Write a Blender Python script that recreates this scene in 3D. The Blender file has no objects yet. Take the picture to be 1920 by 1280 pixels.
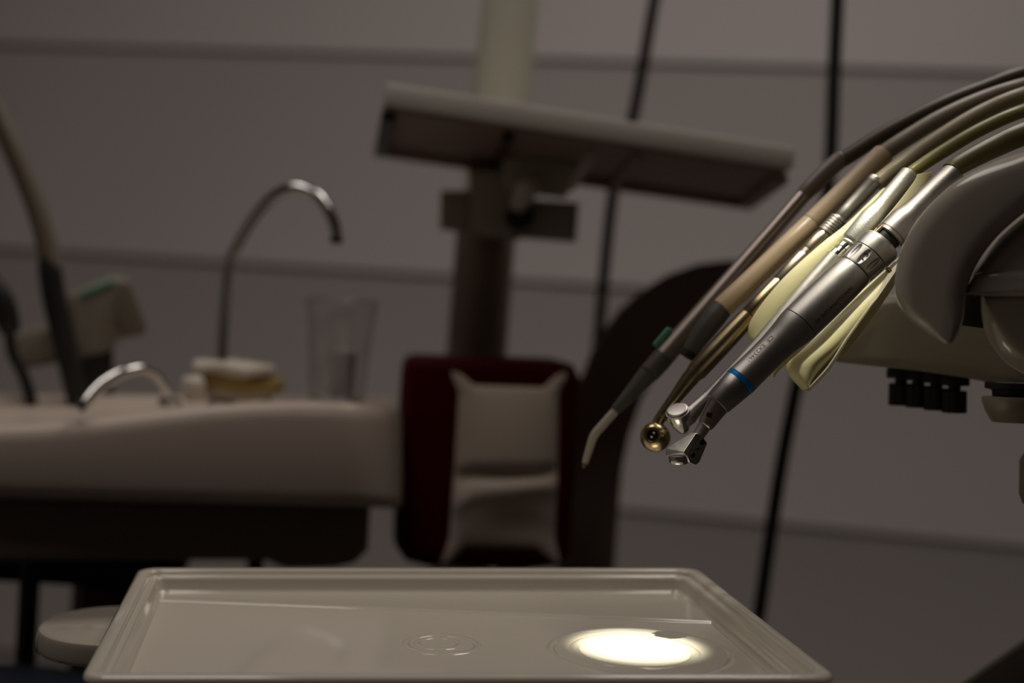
import bpy, bmesh, math, random
from mathutils import Vector as V, Matrix

C = bpy.context.scene.collection
SC = bpy.context.scene
random.seed(4)

# ------------------------------------------------------------------ camera
F = 2666.7            # focal length in pixels (50 mm on a 36 mm frame 1920 px wide)
PX0, PY0 = 565.0, 640.0
PITCH = math.atan(147.0 / F)
ROLL = math.radians(3.5)
CAMZ = 1.15
cam_d = bpy.data.cameras.new('camera')
cam = bpy.data.objects.new('camera', cam_d)
C.objects.link(cam)
cam_d.sensor_fit = 'HORIZONTAL'
cam_d.sensor_width = 36.0
cam_d.lens = F * 36.0 / 1920.0
cam_d.shift_x = (960.0 - PX0) / 1920.0
cam_d.clip_start = 0.05
cam_d.dof.use_dof = True
cam_d.dof.focus_distance = 0.66
cam_d.dof.aperture_fstop = 4.0
M = Matrix.Translation((0, 0, CAMZ)) @ Matrix.Rotation(math.pi / 2 - PITCH, 4, 'X') @ Matrix.Rotation(ROLL, 4, 'Z')
cam.matrix_world = M
SC.camera = cam

# ------------------------------------------------------------------ colour management, world, lights
SC.view_settings.view_transform = 'Standard'
SC.view_settings.look = 'None'
SC.view_settings.gamma = 1.0
SC.view_settings.exposure = 0.0
SC.view_settings.use_curve_mapping = False
w = bpy.data.worlds.new('world'); SC.world = w
w.use_nodes = True
w.node_tree.nodes['Background'].inputs[0].default_value = (0.9, 0.85, 0.8, 1)
w.node_tree.nodes['Background'].inputs[1].default_value = 0.022


def area(name, loc, target, sx, sy, power, col):
    d = bpy.data.lights.new(name, 'AREA'); d.shape = 'RECTANGLE'
    d.size = sx; d.size_y = sy; d.energy = power; d.color = col
    o = bpy.data.objects.new(name, d); C.objects.link(o)
    o.location = loc
    o.rotation_euler = (V(target) - V(loc)).to_track_quat('-Z', 'Y').to_euler()
    return o


ROOM_H = 2.6
area('ceiling_light_left', (-0.40, 0.75, ROOM_H - 0.10), (-0.40, 0.75, 0), 0.45, 1.3, 5.5, (1.0, 0.91, 0.84))
area('ceiling_light_right', (0.62, 1.25, ROOM_H - 0.10), (0.62, 1.25, 0), 0.5, 1.0, 7.6, (1.0, 0.92, 0.85))

# the dental operating lamp (its housing is built below)
LAMP = V((0.15, 0.56, 2.0))
LAMP_T = V((0.3, 0.66, 0.98))


def spot(name, loc, target, power, ang, blend, rad, col):
    d = bpy.data.lights.new(name, 'SPOT'); d.energy = power; d.spot_size = math.radians(ang)
    d.spot_blend = blend; d.shadow_soft_size = rad; d.color = col
    o = bpy.data.objects.new(name, d); C.objects.link(o); o.location = loc
    o.rotation_euler = (V(target) - V(loc)).to_track_quat('-Z', 'Y').to_euler()
    return o


# ------------------------------------------------------------------ coordinates
def P(px, py, d, dz=0.0):
    """camera-space point seen at photo pixel px,py at depth d (dz: offset in px units towards the viewer)"""
    s = d / F
    return V(((px - PX0) * s, (PY0 - py) * s, -d + dz * s))


UP = V((0, math.cos(PITCH), math.sin(PITCH)))       # tray frame, in camera space
FW = V((0, math.sin(PITCH), -math.cos(PITCH)))
XR = V((1, 0, 0))


def lvl(x, y, h):
    return XR * x + FW * y + UP * h


def on_plane(px, py, h):
    r = P(px, py, 1.0)
    k = h / r.dot(UP)
    return r.x * k, r.dot(FW) * k


def Wd(p):
    return M @ V(p)


MI = M.inverted()


def toC(p):
    return MI @ V(p)


# ------------------------------------------------------------------ materials
MATS = {}


def mat(name, col, rough=0.5, metal=0.0, var=0.06, scale=40.0, bump=0.0, bscale=200.0, coat=0.0, trans=0.0, sss=0.0,
        rvar=0.0, ior=1.45, aniso=0.0):
    if name in MATS:
        return MATS[name]
    m = bpy.data.materials.new(name); m.use_nodes = True
    nt = m.node_tree; b = nt.nodes['Principled BSDF']
    tc = nt.nodes.new('ShaderNodeTexCoord')
    n = nt.nodes.new('ShaderNodeTexNoise'); n.inputs['Scale'].default_value = scale
    n.inputs['Detail'].default_value = 4
    nt.links.new(tc.outputs['Object'], n.inputs['Vector'])
    mx = nt.nodes.new('ShaderNodeMix'); mx.data_type = 'RGBA'
    lo = [max(0, c * (1 - var)) for c in col]; hi = [min(1, c * (1 + var)) for c in col]
    mx.inputs[6].default_value = (*lo, 1); mx.inputs[7].default_value = (*hi, 1)
    nt.links.new(n.outputs['Fac'], mx.inputs[0])
    nt.links.new(mx.outputs[2], b.inputs['Base Color'])
    b.inputs['Roughness'].default_value = rough
    b.inputs['Metallic'].default_value = metal
    b.inputs['IOR'].default_value = ior
    b.inputs['Coat Weight'].default_value = coat
    b.inputs['Coat Roughness'].default_value = 0.06
    b.inputs['Transmission Weight'].default_value = trans
    if sss:
        b.inputs['Subsurface Weight'].default_value = sss
        b.inputs['Subsurface Scale'].default_value = 0.004
        b.inputs['Subsurface Radius'].default_value = (1, 0.8, 0.4)
    if rvar:
        mr = nt.nodes.new('ShaderNodeMapRange')
        mr.inputs['To Min'].default_value = max(0, rough - rvar); mr.inputs['To Max'].default_value = rough + rvar
        nt.links.new(n.outputs['Fac'], mr.inputs['Value'])
        nt.links.new(mr.outputs['Result'], b.inputs['Roughness'])
    if bump:
        n2 = nt.nodes.new('ShaderNodeTexNoise'); n2.inputs['Scale'].default_value = bscale
        n2.inputs['Detail'].default_value = 3
        nt.links.new(tc.outputs['Object'], n2.inputs['Vector'])
        bp = nt.nodes.new('ShaderNodeBump'); bp.inputs['Strength'].default_value = bump
        bp.inputs['Distance'].default_value = 0.001
        nt.links.new(n2.outputs['Fac'], bp.inputs['Height'])
        nt.links.new(bp.outputs['Normal'], b.inputs['Normal'])
    MATS[name] = m
    return m


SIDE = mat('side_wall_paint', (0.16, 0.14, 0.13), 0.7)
WALL = mat('wall_paint', (0.50, 0.455, 0.44), 0.55, var=0.04, scale=3, bump=0.15, bscale=60)
GROOVE = mat('wall_joint', (0.50, 0.46, 0.45), 0.7)
FLOORM = mat('floor_vinyl', (0.11, 0.10, 0.09), 0.45, var=0.15, scale=6)
CEIL = mat('ceiling_paint', (0.55, 0.52, 0.49), 0.8)
CREAM = mat('cream_plastic', (0.50, 0.45, 0.375), 0.15, var=0.03, scale=12, coat=0.7)
CREAMD = mat('aged_cream_plastic', (0.40, 0.355, 0.27), 0.3, var=0.05, scale=14, coat=0.2)
TRAYM = mat('tray_plastic', (0.66, 0.605, 0.505), 0.085, var=0.03, scale=9, coat=0.5, bump=0.05, bscale=25)
BENCH = mat('bench_plastic', (0.62, 0.51, 0.43), 0.35, var=0.03, scale=5)
STEEL = mat('satin_steel', (0.56, 0.53, 0.50), 0.42, 1.0, var=0.08, scale=300, rvar=0.05)
STEELD = mat('worn_steel', (0.42, 0.39, 0.38), 0.42, 1.0, var=0.15, scale=200, rvar=0.08)
SCRATCH = mat('scratched_aluminium', (0.56, 0.52, 0.50), 0.42, 1.0, var=0.16, scale=170, bump=0.05, bscale=420, rvar=0.06)
FROST = mat('frosted_aluminium', (0.66, 0.65, 0.60), 0.50, 1.0, var=0.12, scale=900, bump=0.15, bscale=1500)
CHROME = mat('chrome', (0.70, 0.69, 0.67), 0.16, 1.0, var=0.04)
CHROMEB = mat('bronze_tinted_chrome', (0.58, 0.50, 0.43), 0.32, 1.0, var=0.1, scale=200)
BRASS = mat('brass', (0.66, 0.53, 0.32), 0.24, 1.0, var=0.08, scale=90)
BRASSL = mat('pale_brass', (0.68, 0.60, 0.46), 0.28, 1.0, var=0.06, scale=90)
BLUE = mat('blue_anodised_band', (0.005, 0.30, 0.85), 0.3, 0.4, var=0.05)
BLACK = mat('black_plastic', (0.018, 0.017, 0.015), 0.42, var=0.2)
BLACKM = mat('blackened_metal', (0.03, 0.028, 0.024), 0.35, 0.3)
DARKG = mat('dark_grey_rubber', (0.085, 0.08, 0.07), 0.42, var=0.1)
INK = mat('black_ink', (0.008, 0.008, 0.008), 0.5)
INKG = mat('grey_engraving', (0.10, 0.09, 0.08), 0.5)
BEIGE = mat('beige_silicone', (0.57, 0.43, 0.28), 0.34, var=0.04, scale=30, sss=0.15)
SLEEVE = mat('smoky_sleeve', (0.20, 0.16, 0.135), 0.36, var=0.05)
PINKST = mat('rosy_satin_metal', (0.46, 0.39, 0.35), 0.36, 0.9, var=0.05)
YELLOW = mat('yellow_translucent_plastic', (0.72, 0.66, 0.40), 0.33, var=0.05, scale=30, sss=0.35, coat=0.2)
GREEN = mat('green_button', (0.10, 0.30, 0.20), 0.35)
HOSE1 = mat('brown_hose', (0.085, 0.065, 0.04), 0.42)
HOSE2 = mat('taupe_hose', (0.27, 0.225, 0.175), 0.4)
HOSE3 = mat('tan_hose', (0.36, 0.30, 0.19), 0.38)
HOSE4 = mat('olive_hose', (0.27, 0.24, 0.09), 0.34)
HOSE5 = mat('dark_olive_hose', (0.15, 0.135, 0.05), 0.34)
POLEM = mat('pole_enamel', (0.52, 0.50, 0.41), 0.32, var=0.03, scale=8)
POLED = mat('brown_pole_enamel', (0.24, 0.18, 0.135), 0.45, var=0.05, scale=8)
RIMM = mat('shelf_rim', (0.66, 0.61, 0.55), 0.3)
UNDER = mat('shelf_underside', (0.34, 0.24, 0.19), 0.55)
CLAMPM = mat('clamp_casting', (0.42, 0.38, 0.30), 0.5, 0.0)
RED = mat('dark_red_vinyl', (0.055, 0.0004, 0.0022), 0.5, var=0.08, scale=20, ior=1.15)
COVER = mat('cream_cloth', (0.58, 0.48, 0.395), 0.8, var=0.06, scale=25, bump=0.3, bscale=500)
BROWN = mat('dark_brown_vinyl', (0.20, 0.15, 0.12), 0.5, var=0.08)
BROWN2 = mat('brown_casing', (0.10, 0.065, 0.05), 0.5, var=0.15)
FOOTP = mat('footrest_vinyl', (0.05, 0.043, 0.034), 0.5)
NAVY = mat('navy_vinyl', (0.008, 0.013, 0.022), 0.5)
GAUZE = mat('white_gauze', (0.70, 0.63, 0.53), 0.85, bump=0.4, bscale=400)
SPONGE = mat('yellow_sponge', (0.46, 0.34, 0.12), 0.85, var=0.15, scale=60, bump=0.5, bscale=500)
GLASS = mat('clear_plastic', (0.93, 0.93, 0.92), 0.06, trans=1.0, ior=1.3)
WATER = mat('cloudy_insert', (0.75, 0.72, 0.70), 0.4, trans=0.4)
HOSEB = mat('beige_suction_hose', (0.17, 0.135, 0.10), 0.5)
HOLDER = mat('holder_plastic', (0.24, 0.215, 0.165), 0.4)


# ------------------------------------------------------------------ mesh helpers
def finish(bm, ang=32):
    bmesh.ops.recalc_face_normals(bm, faces=bm.faces)
    for f in bm.faces:
        f.smooth = True
    lim = math.radians(ang)
    for e in bm.edges:
        if len(e.link_faces) == 2:
            e.smooth = e.calc_face_angle(0) < lim
    return bm


def obj(name, bm, m, parent=None, ang=32, label=None, kind=None, space='cam'):
    """link the bmesh as ONE object; verts are camera space (or world), stored relative to the parent's place"""
    finish(bm, ang)
    if space == 'cam':
        bmesh.ops.transform(bm, matrix=M, verts=bm.verts)
    if parent is not None:
        org = parent['_w']
        org = V(org)
        plain = True
    else:
        mn = V((min(v.co[i] for v in bm.verts) for i in range(3)))
        mx = V((max(v.co[i] for v in bm.verts) for i in range(3)))
        org = V(((mn.x + mx.x) / 2, (mn.y + mx.y) / 2, mn.z))
    bmesh.ops.translate(bm, verts=bm.verts, vec=-org)
    me = bpy.data.meshes.new(name); bm.to_mesh(me); bm.free()
    me.materials.append(m)
    o = bpy.data.objects.new(name, me); C.objects.link(o)
    if parent is not None:
        o.parent = parent
    else:
        o.location = org
    o['_w'] = tuple(org)
    if label: o['label'] = label
    if kind: o['kind'] = kind
    return o


def thing(name, label, cat, loc, group=None, space='cam'):
    o = bpy.data.objects.new(name, None); C.objects.link(o)
    o.empty_display_size = 0.02
    p = Wd(loc) if space == 'cam' else V(loc)
    o.location = p
    o['_w'] = tuple(p)
    o['label'] = label; o['category'] = cat
    if group: o['group'] = group
    return o


def tag(o, label, cat, group=None, kind=None):
    o['label'] = label; o['category'] = cat
    if group: o['group'] = group
    if kind: o['kind'] = kind
    return o


def frame(ax):
    ax = ax.normalized()
    c = V((0, 0, 1))
    if abs(ax.dot(c)) > 0.98: c = V((0, 1, 0))
    e1 = (c - ax * c.dot(ax)).normalized()
    e2 = ax.cross(e1)
    return ax, e1, e2


def ring_bridge(bm, rings, caps=True):
    n = len(rings[0])
    for a, b in zip(rings, rings[1:]):
        for i in range(n):
            j = (i + 1) % n
            bm.faces.new((a[i], a[j], b[j], b[i]))
    if caps:
        bm.faces.new(list(reversed(rings[0]))); bm.faces.new(rings[-1])


def lathe(bm, o, ax, st, seg=40, caps=True, rfun=None):
    """st: (t, r) along ax from o, camera space metres"""
    ax, e1, e2 = frame(ax)
    rings = []
    for t, r in st:
        rr = []
        for i in range(seg):
            a = 2 * math.pi * i / seg
            q = r if rfun is None else rfun(t, r, a)
            rr.append(bm.verts.new(o + ax * t + (e1 * math.cos(a) + e2 * math.sin(a)) * max(q, 1e-5)))
        rings.append(rr)
    ring_bridge(bm, rings, caps)
    return bm


def tube(bm, pts, rad, seg=20, caps=True, sub=6):
    """smooth tube through points (Catmull-Rom), rad a number or list"""
    n = len(pts)
    if not isinstance(rad, (list, tuple)): rad = [rad] * n
    P2, R2 = [], []
    if sub <= 1 or n < 3:
        P2, R2 = list(pts), list(rad)
    else:
        for i in range(n - 1):
            p0 = pts[max(i - 1, 0)]; p1 = pts[i]; p2 = pts[i + 1]; p3 = pts[min(i + 2, n - 1)]
            for k in range(sub):
                t = k / sub
                P2.append(0.5 * ((2 * p1) + (p2 - p0) * t + (2 * p0 - 5 * p1 + 4 * p2 - p3) * t * t + (3 * p1 - p0 - 3 * p2 + p3) * t ** 3))
                R2.append(rad[i] * (1 - t) + rad[i + 1] * t)
        P2.append(pts[-1]); R2.append(rad[-1])
    rings = []
    tan = (P2[1] - P2[0]).normalized()
    _, e1, _ = frame(tan)
    for i, p in enumerate(P2):
        a = P2[max(i - 1, 0)]; b = P2[min(i + 1, len(P2) - 1)]
        tan = (b - a).normalized()
        e1 = (e1 - tan * e1.dot(tan)).normalized(); e2 = tan.cross(e1)
        rings.append([bm.verts.new(p + (e1 * math.cos(2 * math.pi * k / seg) + e2 * math.sin(2 * math.pi * k / seg)) * R2[i]) for k in range(seg)])
    ring_bridge(bm, rings, caps)
    return bm


def chaikin(p, it=2):
    for _ in range(it):
        q = []
        for i in range(len(p)):
            a = V(p[i]); b = V(p[(i + 1) % len(p)])
            q.append(tuple(a * 0.75 + b * 0.25)); q.append(tuple(a * 0.25 + b * 0.75))
        p = q
    return p


def prism(bm, poly, d, th, bev=0.0, seg=3, dirv=None, smooth=0, ref=None):
    """slab with the outline seen at the photo px, facing the viewer's side at ref, pushed back by th; rounded edges"""
    if smooth: poly = chaikin(poly, smooth)
    poly = [tuple(p) for p in poly]
    if dirv is None:
        if ref is None:
            ref = (sum(p[0] for p in poly) / len(poly), sum(p[1] for p in poly) / len(poly))
        c = P(ref[0], ref[1], d); dv = c.normalized()
        def onp(x, y):
            r = P(x, y, 1.0); return r * (c.dot(dv) / r.dot(dv))
        nrm = dv
    else:
        dv = dirv; nrm = V((0, 0, -1))
        def onp(x, y): return P(x, y, d)
    pts = [onp(x, y) for x, y in poly]
    n = len(pts)
    ctr = sum(pts, V((0, 0, 0))) / n
    area2 = sum(((pts[i] - ctr).cross(pts[(i + 1) % n] - ctr)).dot(nrm) for i in range(n))
    sg = 1.0 if area2 > 0 else -1.0
    nin = []
    for i in range(n):
        e0 = (pts[i] - pts[i - 1]); e1 = (pts[(i + 1) % n] - pts[i])
        if e0.length < 1e-9: e0 = e1
        if e1.length < 1e-9: e1 = e0
        a = nrm.cross(e0.normalized()) * sg; b = nrm.cross(e1.normalized()) * sg
        m = (a + b)
        if m.length < 1e-4: m = a
        m.normalize()
        k = 1.0 / max(0.5, m.dot(a))
        nin.append(m * k)
    rr = []
    for i in range(n):
        r = bev
        if bev:
            # stay inside narrow places
            for j in range(n):
                dd = pts[j] - pts[i]
                L = dd.length
                if L > 1e-6 and dd.dot(nin[i]) > 0.6 * L * nin[i].length:
                    r = min(r, 0.42 * L)
        rr.append(r)
    for _ in range(10):
        rr = [min(rr[i], (rr[i - 1] + rr[i] * 2 + rr[(i + 1) % n]) / 4) for i in range(n)]
    prof = []
    if bev:
        for k in range(seg + 1):
            t = math.pi / 2 * k / seg
            prof.append((1 - math.sin(t), 1 - math.cos(t)))      # inset, depth (front edge first)
        prof = prof + [(q[0], -q[1]) for q in reversed(prof)]
    else:
        prof = [(0, 0), (0, -0.0)]
    bz = min(bev, th * 0.49)
    rings = []
    h = len(prof) // 2
    for q, (ins, dz) in enumerate(prof):
        z = dz * bz if q < h else th + dz * bz
        rings.append([bm.verts.new(pts[i] + nin[i] * rr[i] * ins + dv * z) for i in range(n)])
    ring_bridge(bm, rings)
    return bm


def hull(bm, pts, bev=0.0, seg=2):
    vs = [bm.verts.new(p) for p in pts]
    r = bmesh.ops.convex_hull(bm, input=vs)
    inner = [g for g in r['geom_interior'] if isinstance(g, bmesh.types.BMVert)]
    if inner: bmesh.ops.delete(bm, geom=inner, context='VERTS')
    bmesh.ops.dissolve_limit(bm, angle_limit=math.radians(4), verts=bm.verts, edges=bm.edges)
    if bev:
        bmesh.ops.bevel(bm, geom=list(bm.edges), offset=bev, segments=seg, profile=0.5, affect='EDGES', clamp_overlap=True)
    return bm


def box(bm, c, sx, sy, sz, ax=None, bev=0.0, seg=2):
    """box centred at c with half-axes along the three vectors in ax"""
    ax = ax or (V((1, 0, 0)), V((0, 1, 0)), V((0, 0, 1)))
    g = bmesh.ops.create_cube(bm, size=1.0)
    for v in g['verts']:
        k = v.co.copy()
        v.co = c + ax[0] * k.x * sx + ax[1] * k.y * sy + ax[2] * k.z * sz
    if bev:
        es = list({e for v in g['verts'] for e in v.link_edges})
        bmesh.ops.bevel(bm, geom=es, offset=bev, segments=seg, profile=0.5, affect='EDGES')
    return bm


B = bmesh.new
WX = (M.to_3x3().inverted() @ V((1, 0, 0)))       # world axes in camera space
WY = (M.to_3x3().inverted() @ V((0, 1, 0)))
WZ = (M.to_3x3().inverted() @ V((0, 0, 1)))
WAX = (WX, WY, WZ)


def to_floor(p):
    """camera-space point straight below p on the floor"""
    q = Wd(p); return toC((q.x, q.y, 0.0))


# ------------------------------------------------------------------ the room
def wbox(name, c, s, m, rot=0.0, kind='structure', bev=0, parent=None, piv=None):
    bm = B()
    R = Matrix.Rotation(rot, 3, 'Z')
    box(bm, V(c), *s, ax=(R @ V((1, 0, 0)), R @ V((0, 1, 0)), V((0, 0, 1))), bev=bev)
    return obj(name, bm, m, parent, space='world', kind=kind)


RX0, RX1, RY0 = -1.9, 2.4, -1.7
# back wall: turned so that it comes nearer on the right
WY0 = 2.42
YAW = -math.atan(F / 12065.0)
wd = V((math.cos(YAW), math.sin(YAW), 0)); wn = V((math.sin(YAW), -math.cos(YAW), 0))   # along, towards the room
wall_root = bpy.data.objects.new('wall_back', None); C.objects.link(wall_root)
wall_root['kind'] = 'structure'; wall_root.location = (0, WY0, 0); wall_root['_w'] = (0, WY0, 0)
bm = B()
wc = V((0.25, WY0, 0)) + wd * 0.0
box(bm, V((0.2, WY0, ROOM_H / 2)) - wn * 0.031, 5.2, 0.04, ROOM_H, ax=(wd, wn, V((0, 0, 1))))
obj('backing', bm, GROOVE, wall_root, space='world')
jz = CAMZ - 0.008
bh = 0.367
k0 = -int(jz / bh) - 1
z = jz + k0 * bh
while z < ROOM_H:
    z0 = max(z, 0.0) + 0.0035; z1 = min(z + bh, ROOM_H) - 0.0035
    if z1 - z0 > 0.03:
        bm = B()
        box(bm, V((0.2, WY0, (z0 + z1) / 2)) - wn * 0.0045, 5.2, 0.013, z1 - z0, ax=(wd, wn, V((0, 0, 1))), bev=0.003)
        obj('panel', bm, WALL, wall_root, space='world')
    z += bh
wbox('floor', (0.25, 0.6, -0.02), (4.6, 5.2, 0.04), FLOORM)
wbox('ceiling', (0.25, 0.6, ROOM_H + 0.02), (4.6, 5.2, 0.04), CEIL)
wbox('wall_left', (RX0, 0.6, ROOM_H / 2), (0.05, 5.2, ROOM_H), WALL)
wbox('wall_right', (RX1, 0.6, ROOM_H / 2), (0.05, 5.2, ROOM_H), SIDE)
wbox('wall_front', (0.25, RY0, ROOM_H / 2), (4.6, 0.05, ROOM_H), SIDE)

# ceiling light housings (above the frame)
for nm, x, y, sx, sy, lb in (('left', -0.40, 0.75, 0.49, 1.34, 'shallow white ceiling light panel above the instrument tray, on the left'),
                             ('right', 0.62, 1.25, 0.54, 1.04, 'shallow white ceiling light panel above the delivery unit, on the right')):
    t = thing('ceiling_light', lb, 'ceiling light', (x, y, ROOM_H), space='world', group='ceiling light panels')
    bm = B(); box(bm, V((x, y, ROOM_H - 0.045)), sx, sy, 0.09, bev=0.006)
    obj('housing', bm, CEIL, t, space='world')

# ------------------------------------------------------------------ instrument tray (rim plane H)
H = -0.165
TY0, TY1 = 0.56, 0.7655
TX0 = on_plane(144, 1279, H)[0]; TX1 = on_plane(1589, 1279, H)[0]
tc_ = lvl((TX0 + TX1) / 2, (TY0 + TY1) / 2, H - 0.0145)
tray = thing('instrument_tray', 'large shallow glossy cream plastic instrument tray with a raised rim, lit by the lamp', 'tray', tc_)


def rrect(inset, h, r, n=6):
    x0, x1, y0, y1 = TX0 + inset, TX1 - inset, TY0 + inset, TY1 - inset
    r = max(r, 0.0015)
    out = []
    for cx, cy, a0 in ((x1 - r, y1 - r, 0), (x0 + r, y1 - r, 90), (x0 + r, y0 + r, 180), (x1 - r, y0 + r, 270)):
        for k in range(n + 1):
            a = math.radians(a0 + 90 * k / n)
            out.append(lvl(cx + r * math.cos(a), cy + r * math.sin(a), H + h))
    return out


def loft(bm, rings, cap0=True, cap1=True):
    rr = [[bm.verts.new(p) for p in r] for r in rings]
    n = len(rr[0])
    for a, b in zip(rr, rr[1:]):
        for i in range(n):
            j = (i + 1) % n
            bm.faces.new((a[i], a[j], b[j], b[i]))
    if cap0: bm.faces.new(rr[0])
    if cap1: bm.faces.new(rr[-1])
    return bm


bm = B()
prof = [(0.0095, -0.0145, .005), (0.0085, -0.0135, .005), (0.0070, -0.004, .006), (0.0010, -0.0036, .008), (0.0, -0.0028, .009), (0.0002, -0.0012, .009), (0.0012, -0.0003, .009),
        (0.0024, 0.0, .009), (0.0050, 0.0, .008), (0.0062, -0.0004, .007), (0.0070, -0.0014, .007), (0.0074, -0.0026, .006),
        (0.0082, -0.0030, .006), (0.0095, -0.0031, .006), (0.0103, -0.0036, .006), (0.0108, -0.005, .006), (0.0120, -0.0092, .0055), (0.0128, -0.0102, .005), (0.0142, -0.0106, .004), (0.0150, -0.0122, .003)]
loft(bm, [rrect(i, h, r) for i, h, r in prof], cap0=True, cap1=False)
obj('rim', bm, TRAYM, tray, ang=55)
# floor: low step added along the back, its edge shaped to draw a reflected highlight
FH = H - 0.0106
ins = 0.0142


def pl(px, py, h=FH):
    x, y = on_plane(px, py, h); return x, y


xa, xb, ya, yb = TX0 + ins, TX1 - ins, TY0 + ins, TY1 - ins
yl = pl(285, 1124)[1]; yr = pl(1290, 1165)[1]


def glint_step(x):
    return yl + (yr - yl) * (x - xa) / (xb - xa)


bm = B()
NX = 24
cols = []
for i in range(NX + 1):
    x = xa + (xb - xa) * i / NX
    yy = glint_step(x)
    col = [(ya, -0.0009), (yy - 0.0022, -0.0009), (yy - 0.0008, -0.0003), (yy, 0.0003), (yy + 0.0012, 0.0004), (yy + 0.003, 0.0001), (yb, 0.0)]
    cols.append([bm.verts.new(lvl(x, y, FH + h)) for y, h in col])
for a, b in zip(cols, cols[1:]):
    for j in range(len(a) - 1):
        bm.faces.new((a[j], b[j], b[j + 1], a[j + 1]))
# underside
u = [bm.verts.new(lvl(x, y, FH - 0.003)) for x, y in ((xa, ya), (xb, ya), (xb, yb), (xa, yb))]
bm.faces.new(u)
obj('base', bm, TRAYM, tray, ang=60)


def floor_ring(px, py, r, minor, name='moulded_ring'):
    x, y = pl(px, py)
    bm = B(); seg = 48; mseg = 8
    rings = []
    for i in range(seg):
        a = 2 * math.pi * i / seg
        rings.append([bm.verts.new(lvl(x + (r + minor * 2 * math.cos(b)) * math.cos(a), y + (r + minor * 2 * math.cos(b)) * math.sin(a), FH - 0.0009 + minor * 0.5 * math.sin(b)))
                      for b in [2 * math.pi * k / mseg for k in range(mseg)]])
    for i in range(seg):
        a, b = rings[i], rings[(i + 1) % seg]
        for k in range(mseg):
            bm.faces.new((a[k], a[(k + 1) % mseg], b[(k + 1) % mseg], b[k]))
    return obj(name, bm, TRAYM, tray, ang=80)


floor_ring(828, 1204, 0.0165, 0.0011)
floor_ring(822, 1202, 0.0098, 0.0009)
floor_ring(1190, 1216, 0.027, 0.0012)
floor_ring(1200, 1218, 0.040, 0.0011)

# round pad on the arm that carries the tray
sup = thing('tray_support_arm', 'cream support arm with a round end pad sticking out left under the tray', 'support arm', to_floor(lvl(-0.02, 0.75, -0.2)))
x, y = on_plane(216, 1168, -0.188)
top = lvl(x, y, -0.188)
bm = B(); lathe(bm, top - UP * 0.0125, UP, [(-.001, 0.034), (0, 0.039), (0.002, 0.0405), (0.0095, 0.0405), (0.0115, 0.0395), (0.0125, 0.0375)], 64)
obj('pad', bm, CREAM, sup)
bm = B(); box(bm, lvl(x / 2 + 0.04, y + 0.005, -0.1955), abs(x) + 0.16, 0.04, 0.013, ax=(XR, FW, UP), bev=0.004)
obj('arm', bm, CREAM, sup)
post_t = lvl(0.07, y + 0.01, -0.20)
bm = B(); tube(bm, [post_t, post_t - WZ * 0.2, to_floor(post_t)], 0.019, sub=1)
obj('column', bm, CREAMD, sup)
bm = B(); lathe(bm, to_floor(post_t) + WZ * 0.0, WZ, [(0, 0.17), (0.02, 0.17), (0.035, 0.15), (0.04, 0.03)], 48)
obj('foot', bm, CREAMD, sup)
for ux in (-0.03, 0.11):
    bm = B(); lathe(bm, lvl(ux, y - 0.08 if 0 else y, -0.1905), UP, [(0, 0.009), (0.0108, 0.009)], 20)
    obj('peg', bm, BLACK, sup)

# ------------------------------------------------------------------ handpieces
def axis(a, b, d0, d1=None):
    d1 = d1 or d0
    A = P(*a, d0); Bp = P(*b, d1)
    return A, (Bp - A).normalized()


def text_on(parent, s, o, ax, r, t0, phi, size, m, flip=False, name='lettering', length=None, label=None):
    cu = bpy.data.curves.new('lettering', 'FONT'); cu.body = s; cu.size = 1.0
    cu.resolution_u = 2
    tmp = bpy.data.objects.new('tmp_text', cu); C.objects.link(tmp)
    dg = bpy.context.evaluated_depsgraph_get(); dg.update()
    me = tmp.evaluated_get(dg).to_mesh()
    bm = B(); bm.from_mesh(me)
    tmp.evaluated_get(dg).to_mesh_clear()
    bpy.data.objects.remove(tmp)
    ax_, e1, e2 = frame(ax)
    xs = [v.co.x for v in bm.verts]; wx = max(xs) - min(xs); x0 = min(xs)
    sx = (length / wx) if length else size
    bmesh.ops.triangulate(bm, faces=bm.faces)
    for v in bm.verts:
        tx = (v.co.x - x0) * sx; ty = (v.co.y - 0.35) * size
        rr = r(t0) if callable(r) else r
        if flip:
            t = t0 - tx; a = phi + ty / rr
        else:
            t = t0 + tx; a = phi - ty / rr
        rad = (r(t) if callable(r) else r) + 0.00006
        v.co = o + ax_ * t + (e1 * math.cos(a) + e2 * math.sin(a)) * rad
    return obj(name, bm, m, parent, label=label)


# --- main: contra-angle on an air motor
D0 = 0.66
S = D0 / F
o, ax = axis((1389, 714), (1651, 459), D0)


def st(L): return [(t * S, r * S) for t, r in L]


main = thing('dental_drill', 'foremost brushed steel dental drill with a blue ring and black lettering on its barrel', 'dental handpiece', P(1389, 714, D0), 'handpieces hung on the delivery unit')
bm = B(); lathe(bm, o, ax, st([(-62, 21), (-61, 24), (-56, 25.5), (-30, 27.8), (-6, 29.6), (-5, 29.2)]), 56)
obj('front_collar', bm, STEELD, main)
bm = B(); lathe(bm, o, ax, st([(-5, 29), (-4.5, 30.3), (4, 30.5), (4.5, 29)]), 56)
obj('identification_ring', bm, BLUE, main, label='bright blue ring')
sh = [(4.2, 29.0), (5, 30.2), (30, 29.6), (60, 29.6), (85, 30.2), (105, 31.6), (122, 33.8), (138, 36.2), (148, 37.2), (154, 37.4), (154.8, 36.4)]
bm = B(); lathe(bm, o, ax, st(sh), 64)
shank = obj('shank', bm, STEEL, main)


def rsh(t):
    t /= S
    for (a, ra), (b, rb) in zip(sh, sh[1:]):
        if a <= t <= b: return (ra + (rb - ra) * (t - a) / (b - a)) * S
    return 30 * S


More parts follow.
